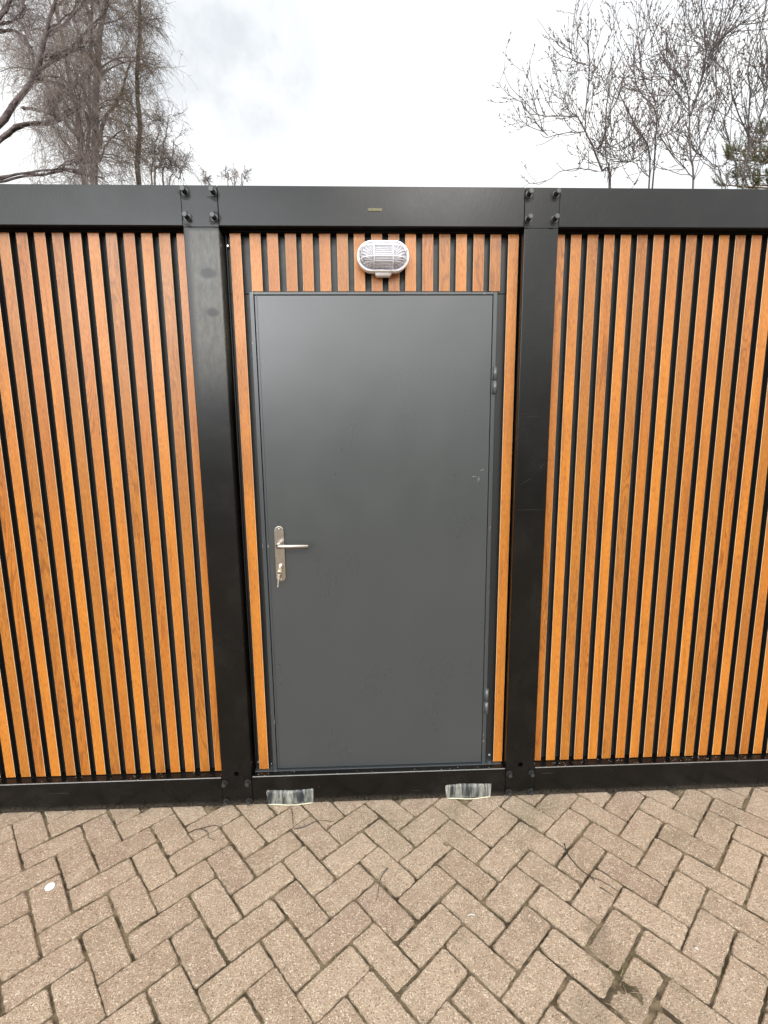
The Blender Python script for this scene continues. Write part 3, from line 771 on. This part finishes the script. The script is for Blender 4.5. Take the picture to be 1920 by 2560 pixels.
def pick(P, n, g, lo=.1, hi=1.):
    """n random points on a bundle of paths (N,K,3) with tangents"""
    N, K, _ = P.shape; a = g.integers(0, N, n); t = g.uniform(lo*(K-1), hi*(K-1)-1e-3, n); i = t.astype(int); f = (t-i)[:, None]
    i2 = np.minimum(i+1, K-1); return P[a, i]*(1-f)+P[a, i2]*f, unit(P[a, i2]-P[a, i]+1e-9)
def birch(stems, label, group, seed, crownR, nlimb, nsec, nhang, hangL, tmat, bmat, rtw=.006, zmin=4., extra_limbs=(), hl_scale=1., name='birch_tree', limb_up=.9, zspan=None):
    g = np.random.default_rng(seed); base = stems[0][0][0].copy(); base[2] = 0
    root = empty(name, tuple(base)); tag(root, label, 'tree', group)
    T = Tubes(); TW = Tubes()
    limbP = []
    for (P, r0, r1) in stems:
        Q = wiggle(resample(P, 30), .018, seed+len(limbP)); T.add(Q, np.linspace(r0, r1, 30), 8)
        ok = np.where(Q[:, 2] > zmin)[0]
        for k in range(nlimb):
            i = int(g.choice(ok)); z = Q[i, 2]; h = (z-zmin)/max(1, Q[-1, 2]-zmin)
            L_ = crownR*(1.05-.55*h)*g.uniform(.5, 1.1); a = g.uniform(0, 2*np.pi)
            d = unit(np.array([math.cos(a), math.sin(a), limb_up+g.uniform(-.2, .5)])); pts = [Q[i]]
            for s_ in range(1, 9):
                d = unit(d+np.array([0, 0, -.10*s_*.35])+g.normal(0, .09, 3)); pts.append(pts[-1]+d*L_/8)
            pts = np.array(pts); rr = min(.045, .012+.012*L_)*(1-.5*h); T.add(pts, np.linspace(rr, .006, 9), 5); limbP.append(pts)
    for (P, r0, r1) in extra_limbs:
        Q = wiggle(resample(P, 24), .008, seed+77+len(limbP)); T.add(Q, np.linspace(r0, r1, 24), 8)
        limbP.append(Q[np.linspace(2, 23, 9).astype(int)])
    LP = np.array(limbP)
    p0, d0 = pick(LP, nsec, g, .35, 1.)
    side = unit(np.cross(d0, g.normal(0, 1, (nsec, 3)))); dd = unit(d0*.7+side*.9+np.array([0, 0, .1]))
    SP = rise_twigs(TW, p0, dd, g.uniform(.35, .95, nsec)*hl_scale, np.full(nsec, rtw*1.5), g, 6, up=-.02, spread=.15)
    both = np.concatenate([SP, LP[:, ::1][:, :6]], 0) if False else SP
    p1, d1 = pick(both, nhang, g, .1, 1.)
    H = droop_twigs(TW, p1, unit(d1+np.array([0, 0, .35])), g.uniform(.4, 1.1, nhang)*hangL, rtw, g)
    p3, d3 = pick(both, nhang//2, g, .1, 1.)
    rise_twigs(TW, p3, unit(d3+np.array([0, 0, .9])), g.uniform(.25, .8, nhang//2)*hangL, np.full(nhang//2, rtw*.8), g, 6, up=.12, spread=.4)
    p2, d2 = pick(H, nhang*2, g, .1, .9)
    droop_twigs(TW, p2, unit(d2+g.normal(0, .55, (nhang*2, 3))), g.uniform(.12, .45, nhang*2)*hangL, rtw*.75, g, K=4)
    T.build('trunk', bmat, root, base); TW.build('twigs', tmat, root, base)
    return root
def col(pts, Y, dY=0): return px_path(pts, Y, dY=dY)
def down(P):    # continue a stem to the ground
    b = P[0].copy(); b[2] = -.1; mid = (b+P[0])/2; return np.vstack([b, mid+[.05, 0, 0], P])
def up(P, h, dx=0):
    t = P[-1].copy(); return np.vstack([P, t+[dx*.5, 0, h*.5], t+[dx, .1, h]])
# the twin-stemmed birch behind the cabin
Y2 = 11.
s1 = up(down(col([(365, 795), (345, 640), (325, 470), (300, 340), (285, 250), (255, 100), (235, -40)], Y2, .4)), 2.2, -.3)
s2 = up(down(col([(415, 795), (420, 640), (425, 500), (430, 380), (437, 250), (450, 100), (458, -60)], Y2, -.2)), 2.6, .1)
s3 = up(down(col([(378, 795), (372, 700), (385, 560), (380, 400), (385, 240), (395, 90), (400, -60)], Y2+.3, .2)), 2., .1)
birch([(s1, .085, .025), (s2, .105, .03), (s3, .06, .015)], 'tall brown bare birch with several close stems behind the left of the cabin', 'birches behind the cabin', 21, 2.0, 26, 900, 3500, .7, M['twig_birch'], M['bark_birch'], rtw=.0036, zmin=5.5,
      extra_limbs=[(col([(430, 640), (445, 520), (500, 430), (540, 320), (560, 240)], Y2, -.3), .05, .015), (col([(425, 700), (470, 610), (540, 560)], Y2, -.3), .03, .01), (col([(345, 600), (270, 500), (210, 380), (160, 280)], Y2, .3), .045, .012), (col([(350, 700), (240, 560), (180, 470)], Y2, .3), .03, .01)])
s4 = up(down(col([(602, 795), (592, 700), (597, 560), (586, 400), (590, 250), (600, 100), (598, -60)], 13)), 2.2, .0)
birch([(s4, .085, .02)], 'slender birch with a single thin stem, right of the twin-stemmed one', 'birches behind the cabin', 33, .62, 46, 330, 2600, .42, M['twig_birch'], M['bark_birch'], rtw=.0034, zmin=4.5, limb_up=2.2)
s5 = down(col([(665, 800), (690, 720), (705, 640), (720, 560), (728, 500)], 15)); s6 = down(col([(655, 800), (665, 700), (672, 600), (690, 545)], 15.2)); s7 = down(col([(700, 800), (730, 720), (752, 640), (748, 600)], 15.3)); s8 = down(col([(730, 800), (765, 760), (785, 740)], 15.1))
birch([(s5, .05, .01), (s6, .045, .01), (s7, .04, .01), (s8, .03, .01)], 'low rounded bare birch showing above the top rail, beside the slender one', 'birches behind the cabin', 41, .7, 14, 260, 1100, .38, M['twig_far'], M['twig_far'], rtw=.0045, zmin=5.2, limb_up=1.7, hl_scale=.7)
s9 = down(col([(1015, 800), (1022, 770), (1028, 742)], 30)); s10 = down(col([(1040, 800), (1050, 770), (1055, 748)], 30)); s11 = down(col([(985, 800), (990, 780), (985, 775)], 30))
birch([(s9, .06, .015), (s10, .06, .015), (s11, .05, .01)], 'distant pale bare treetop just above the top rail left of centre', 'far treetops', 51, .6, 12, 140, 420, .22, M['twig_far'], M['twig_far'], rtw=.010, zmin=8.6, limb_up=1.0, hl_scale=.6, name='bare_tree')
s12 = down(col([(885, 802), (888, 785), (880, 776)], 32))
birch([(s12, .05, .012)], 'smallest distant treetop, barely above the top rail by the left post', 'far treetops', 55, .45, 10, 80, 200, .18, M['twig_far'], M['twig_far'], rtw=.010, zmin=8.4, limb_up=.8, hl_scale=.5, name='bare_tree')
# the nearer birch whose limbs reach in from the left edge
Y1_ = 6.2
tr = np.array([at(-330, 1000, Y1_), at(-310, 600, Y1_), at(-290, 300, Y1_), at(-230, 60, Y1_), at(-200, -200, Y1_)])
tr[0][2] = -.1
limA = col([(-500, 900), (-250, 760), (0, 545), (60, 462), (130, 370), (162, 305), (185, 230), (205, 140), (235, 20), (262, -80), (270, -160)], Y1_-.3, 0)
ext = [(limA, .046, .012),
 (col([(160, 308), (220, 262), (290, 222), (330, 180), (400, 110), (445, 60), (470, 0)], Y1_-.3, -.2), .016, .005),
 (col([(182, 250), (240, 226), (310, 206), (360, 200)], Y1_-.3, -.3), .011, .004),
 (col([(205, 148), (250, 112), (300, 62), (340, 25), (380, -20)], Y1_-.3, .2), .017, .007),
 (col([(152, 346), (230, 350), (290, 372), (312, 400), (330, 470)], Y1_-.3, -.4), .015, .005),
 (col([(-450, 760), (-150, 700), (0, 600), (50, 556), (110, 536), (190, 532), (250, 510), (300, 480), (370, 455)], Y1_-.4, -.1), .030, .006),
 (col([(-450, 850), (-200, 800), (0, 771), (90, 750), (180, 746), (260, 735), (310, 740), (370, 752), (450, 770)], Y1_-.5, -.1), .021, .005),
 (col([(255, 737), (285, 712), (330, 700), (400, 705)], Y1_-.5, -.3), .011, .004),
 (col([(-300, 300), (-100, 180), (0, 62), (28, 22), (50, -30)], Y1_+.2, 0), .035, .02),
 (col([(-200, 200), (-60, 150), (0, 128), (60, 130), (110, 180), (140, 240)], Y1_+.3, .1), .018, .006),
 (col([(-60, 110), (0, 100), (50, 96), (90, 70), (110, 20)], Y1_+.3, .1), .014, .005),
 (col([(95, 465), (150, 475), (200, 490), (260, 500)], Y1_-.3, -.4), .011, .004)]
birch([(tr, .16, .06)], 'nearest birch, its dark forked limbs reaching in from the left edge', 'birches behind the cabin', 61, 1.6, 6, 420, 2400, .62, M['twig_far'], M['bark_near'], rtw=.0022, zmin=5., extra_limbs=ext+ext+ext[1:], hl_scale=.55)

# budding trees on the right
def px2(pts, Y, dY=0): return px_path(pts, Y, ox=960, dY=dY)
def budding(label, seed, Y, mains, nside, ntw, rmain, base_px):
    rmain = .78
    g = np.random.default_rng(seed); b = px2([base_px, base_px], Y)[0]; b[2] = 0
    root = empty('budding_tree', tuple(b)); tag(root, label, 'tree', 'budding trees behind the right of the cabin')
    T = Tubes(); TW = Tubes(); MP = []
    for k, (pts, r0, r1) in enumerate(mains):
        P = px2(pts, Y, g.uniform(-.5, .5))
        if pts[0][1] > 790:
            st_ = P[0].copy(); bb = b.copy(); bb[2] = -.1; P = np.vstack([bb, (bb*.4+st_*.6)+[0, 0, -.2], P])
            n0 = 26
        else: n0 = 16
        Q = wiggle(resample(P, n0), .006, seed+k); T.add(Q, np.linspace(r0*rmain, r1*rmain, n0), 7); 
        MP.append(resample(P[-len(pts):], 12))
    MP = np.array(MP)
    p0, d0 = pick(MP, nside, g, .0, .9); sd = unit(np.cross(d0, g.normal(0, 1, (nside, 3))))
    S1 = rise_twigs(TW, p0, unit(d0*.8+sd*.75+np.array([0, 0, .15])), g.uniform(.3, 1.2, nside)*(.62 if seed == 71 else 1), np.full(nside, .0055), g, 8, up=.14, spread=.12, bend=.09)
    p1, d1 = pick(S1, ntw, g, .1, 1.); sd = unit(np.cross(d1, g.normal(0, 1, (ntw, 3))))
    S2 = rise_twigs(TW, p1, unit(d1*.7+sd*.9), g.uniform(.10, .42, ntw), np.full(ntw, .0034), g, 6, up=.10, spread=.1, bend=.12)
    T.build('trunk', M['bark_shrub'], root, b); TW.build('twigs', M['bark_shrub'], root, b)
    # buds: short spindles sitting on the twigs
    BD = Tubes(); n = ntw*5; pa, da = pick(np.concatenate([S2]), n, g, .3, 1.); pb, db = pick(S1, nside*5, g, .3, 1.)
    pa = np.concatenate([pa, pb, S2[:, -1]]); da = np.concatenate([da, db, unit(S2[:, -1]-S2[:, -2])]); n = len(pa)
    sd = unit(np.cross(da, g.normal(0, 1, (n, 3)))); dr = unit(da*1.1+sd*.8+np.array([0, 0, .2])); L_ = g.uniform(.022, .045, n)[:, None]
    P = np.stack([pa, pa+dr*L_*.35, pa+dr*L_*.7, pa+dr*L_], 1); BD.add(P, np.array([.0016, .0052, .0044, .0008])[None]*g.uniform(.6, 1.2, (n, 1)), 4)
    BD.build('buds', M['bud'], root, b)
    return root
budding('leftmost budding tree, leaning left over the right post', 71, 5.2, [
 ([(975, 805), (932, 740), (900, 650), (870, 570), (838, 505)], .022, .011),
 ([(838, 505), (740, 500), (680, 497), (640, 475), (600, 430), (583, 412)], .009, .004),
 ([(838, 505), (800, 470), (765, 420), (752, 380)], .008, .004),
 ([(870, 570), (780, 575), (700, 585), (680, 545)], .008, .004),
 ([(925, 740), (850, 730), (770, 740), (720, 770), (655, 800)], .008, .004),
 ([(870, 570), (880, 440), (890, 300), (882, 180), (876, 150)], .012, .005),
 ([(890, 290), (850, 270), (815, 240), (802, 222)], .007, .004),
 ([(975, 805), (965, 690), (962, 560), (968, 420), (1000, 300), (1050, 200)], .016, .006),
 ([(965, 520), (1010, 380), (1075, 280), (1140, 215), (1215, 140)], .010, .004),
 ([(900, 650), (960, 640), (1010, 650), (1060, 620)], .008, .004)], 80, 240, 1., (985, 900))
budding('second budding tree from the left, with a forked upright stem', 72, 5.9, [
 ([(1145, 810), (1142, 640), (1090, 550), (1045, 460), (990, 360)], .020, .008),
 ([(1165, 810), (1180, 600), (1180, 465), (1130, 410), (1085, 330), (1075, 150)], .020, .006),
 ([(1180, 465), (1240, 400), (1265, 320), (1235, 250), (1222, 130)], .012, .005),
 ([(1142, 640), (1060, 700), (1000, 680), (920, 650)], .010, .004),
 ([(1145, 760), (1080, 705), (1020, 690)], .009, .004),
 ([(1180, 600), (1240, 560), (1300, 490)], .010, .005),
 ([(1180, 440), (1110, 310), (1125, 150)], .009, .004)], 90, 260, 1., (1155, 900))
budding('third budding tree from the left, the tallest one', 73, 5.0, [
 ([(1342, 812), (1332, 650), (1325, 480), (1310, 370), (1250, 290)], .021, .009),
 ([(1325, 500), (1375, 340), (1400, 200), (1385, 20), (1385, -60)], .016, .006),
 ([(1332, 700), (1400, 560), (1440, 420), (1440, 230), (1500, 60), (1540, -20)], .013, .006),
 ([(1325, 480), (1250, 380), (1190, 330), (1100, 350)], .009, .004),
 ([(1340, 780), (1270, 690), (1200, 600), (1150, 640)], .009, .004),
 ([(1375, 330), (1430, 200), (1500, 130), (1600, 60)], .010, .005),
 ([(1400, 220), (1350, 170), (1335, 140)], .007, .004)], 105, 300, 1., (1345, 900))
budding('rightmost budding tree, in front of the pine', 74, 5.4, [
 ([(1555, 812), (1582, 630), (1578, 430), (1582, 260), (1630, 100), (1650, 0)], .020, .008),
 ([(1460, 812), (1400, 700), (1340, 650), (1300, 560)], .012, .005),
 ([(1582, 590), (1510, 420), (1480, 280), (1420, 170)], .013, .005),
 ([(1480, 812), (1560, 700), (1650, 560), (1700, 480)], .014, .007),
 ([(1580, 430), (1640, 300), (1680, 160)], .011, .005),
 ([(1560, 780), (1500, 640), (1480, 500), (1500, 360)], .010, .005),
 ([(1582, 620), (1640, 430), (1655, 250)], .010, .005)], 120, 330, 1., (1540, 900))

# pine at the right edge
g = np.random.default_rng(91); Yp = 7.6; pb = at(2230, 900, Yp); pb = np.array([pb[0], pb[1], 0.])
pine = empty('pine_tree', tuple(pb)); tag(pine, 'green-brown pine whose needled branches enter at the right edge', 'tree')
T = Tubes(); TW = Tubes(); ND = Tubes()
trk = resample(np.array([pb+[0, 0, -.1], pb+[.1, 0, 3], pb+[0, .1, 6], pb+[.1, 0, 9.5]]), 16); T.add(trk, np.linspace(.17, .03, 16), 10)
br = []
for k, pts in enumerate([[(2230-960, 0)]]): pass
def pxp(u, v, Y): return at(960+u/1.728, v/1.728, Y)
for tipu, tipv, y_ in ((1500, 690, 0), (1530, 655, .3), (1475, 800, -.2), (1590, 610, .2), (1540, 760, .4), (1620, 700, -.3), (1600, 800, .1), (1640, 570, .5)):
    tip = pxp(tipu, tipv, Yp+y_); s0 = np.array([pb[0], pb[1], tip[2]-.5]); mid = (s0+tip)/2+np.array([0, 0, .15])
    P = resample(np.array([s0, mid, tip]), 12); br.append(P); T.add(P, np.linspace(.035, .008, 12), 6)
for k in range(40):
    z = g.uniform(3.2, 9.2); a = g.uniform(0, 2*np.pi); L_ = 2.1*(1.15-z/11); i = np.array([math.cos(a)*L_, math.sin(a)*L_, .35])
    s0 = np.array([pb[0], pb[1], z]); P = resample(np.array([s0, s0+i*.5+[0, 0, -.05], s0+i]), 12); br.append(P); T.add(P, np.linspace(.03, .007, 12), 5)
BP = np.array(br); BV = BP[:8]; pv0, dv0 = pick(BV, 400, g, .35, 1.); p0, d0 = pick(BP, 620, g, .3, 1.); p0[:400], d0[:400] = pv0, dv0; p0[:40], d0[:40] = BP[g.integers(0, 8, 40), -1], unit(BP[0, -1]-BP[0, -2])
S = rise_twigs(TW, p0, unit(d0+g.normal(0, .5, (620, 3))), g.uniform(.14, .45, 620), np.full(620, .004), g, 6, up=.3)
p1, d1 = pick(S, 42000, g, .1, 1.); dn = unit(d1*1.1+g.normal(0, .55, (42000, 3))); ln = g.uniform(.035, .07, 42000)[:, None]
ND.add(np.stack([p1, p1+dn*ln*.5, p1+dn*ln], 1), np.array([.0024, .0024, .0008])[None]*np.ones((42000, 1)), 3)
T.build('trunk', M['bark_pine'], pine, pb); TW.build('twigs', M['bark_pine'], pine, pb); ND.build('needles', M['needle'], pine, pb)

# ------------------------------------------------------------------ light
SUN_EL, SUN_AZ = math.radians(30), math.radians(9)      # azimuth: towards +x from straight behind the camera
sd = Vector((math.sin(SUN_AZ)*math.cos(SUN_EL), -math.cos(SUN_AZ)*math.cos(SUN_EL), math.sin(SUN_EL)))
sun = bpy.data.lights.new('sun', 'SUN'); sun.energy = 1.25; sun.angle = math.radians(10); sun.color = (1, .96, .9)
so = bpy.data.objects.new('sun', sun); COL.objects.link(so); so.rotation_euler = sd.to_track_quat('Z', 'Y').to_euler()
w = bpy.data.worlds.new('World'); scene.world = w; w.use_nodes = True
N = NT(w.node_tree); bg = w.node_tree.nodes['Background']
sky = N.node('ShaderNodeTexSky', sky_type='NISHITA'); sky.sun_disc = False; sky.sun_elevation = SUN_EL; sky.sun_rotation = PI-SUN_AZ
dirv = N.node('ShaderNodeTexCoord').outputs['Generated']; x, y, z = N.sep(dirv)
cl = N.noise(N.vmath('MULTIPLY', dirv, (1, 1, 2.2)), 2.6, 5, .5)
def spot(px_u, px_v, rad, soft=0.):
    d = RM @ np.array([(px_u-960)/F, 1, -(px_v-1280)/F]); d /= np.linalg.norm(d); return tuple(d)
def cone(d, lo, hi): return N.ramp(N.vmath('DOT_PRODUCT', dirv, d, out=1), lo, hi)
white = N.mix(N.ramp(cl, .35, .65), (11.4, 11.75, 12.1), (12.6, 12.7, 12.6))
grey = None
for (u_, v_, c0, c1) in ((425, 60, .988, .9995), (520, 95, .993, .9998), (610, 145, .990, .9997), (680, 185, .996, .9999)):
    c_ = cone(spot(u_, v_, 0), c0, c1); grey = c_ if grey is None else N.math('MAXIMUM', grey, c_)
grey = N.math('MULTIPLY', grey, N.ramp(N.noise(dirv, 11, 5, .6), .3, .65, .25, 1.))
white = N.mix(N.math('MULTIPLY', grey, .75), white, (7.7, 8.1, 8.6))
cloudy = N.mix(.93, sky.outputs[0], white)
# behind the photographer: sky gain added for reflections, brighter high, darkened low as treeline
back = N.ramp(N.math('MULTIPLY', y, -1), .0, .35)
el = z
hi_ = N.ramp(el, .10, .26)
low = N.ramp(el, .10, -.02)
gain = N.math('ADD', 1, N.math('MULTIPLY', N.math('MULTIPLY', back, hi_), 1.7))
hot = cone(Vector((-.38, -.90, .24)).normalized()[:], .955, .998)  # bright sky patches added for the glare on slats and door
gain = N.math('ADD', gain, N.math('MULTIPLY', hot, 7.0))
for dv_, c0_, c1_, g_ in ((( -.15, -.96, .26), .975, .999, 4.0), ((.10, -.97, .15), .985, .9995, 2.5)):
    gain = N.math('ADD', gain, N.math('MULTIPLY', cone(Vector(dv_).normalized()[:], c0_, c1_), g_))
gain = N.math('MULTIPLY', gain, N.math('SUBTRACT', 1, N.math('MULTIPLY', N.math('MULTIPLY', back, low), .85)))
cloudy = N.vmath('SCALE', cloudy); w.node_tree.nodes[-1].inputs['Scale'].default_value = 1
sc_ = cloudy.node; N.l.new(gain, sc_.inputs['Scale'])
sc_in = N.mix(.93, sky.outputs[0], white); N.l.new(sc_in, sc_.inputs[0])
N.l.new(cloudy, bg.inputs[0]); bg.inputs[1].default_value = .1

vs = scene.view_settings; vs.view_transform = 'Standard'; vs.look = 'None'; vs.exposure = 0.0; vs.gamma = 1; vs.use_curve_mapping = False
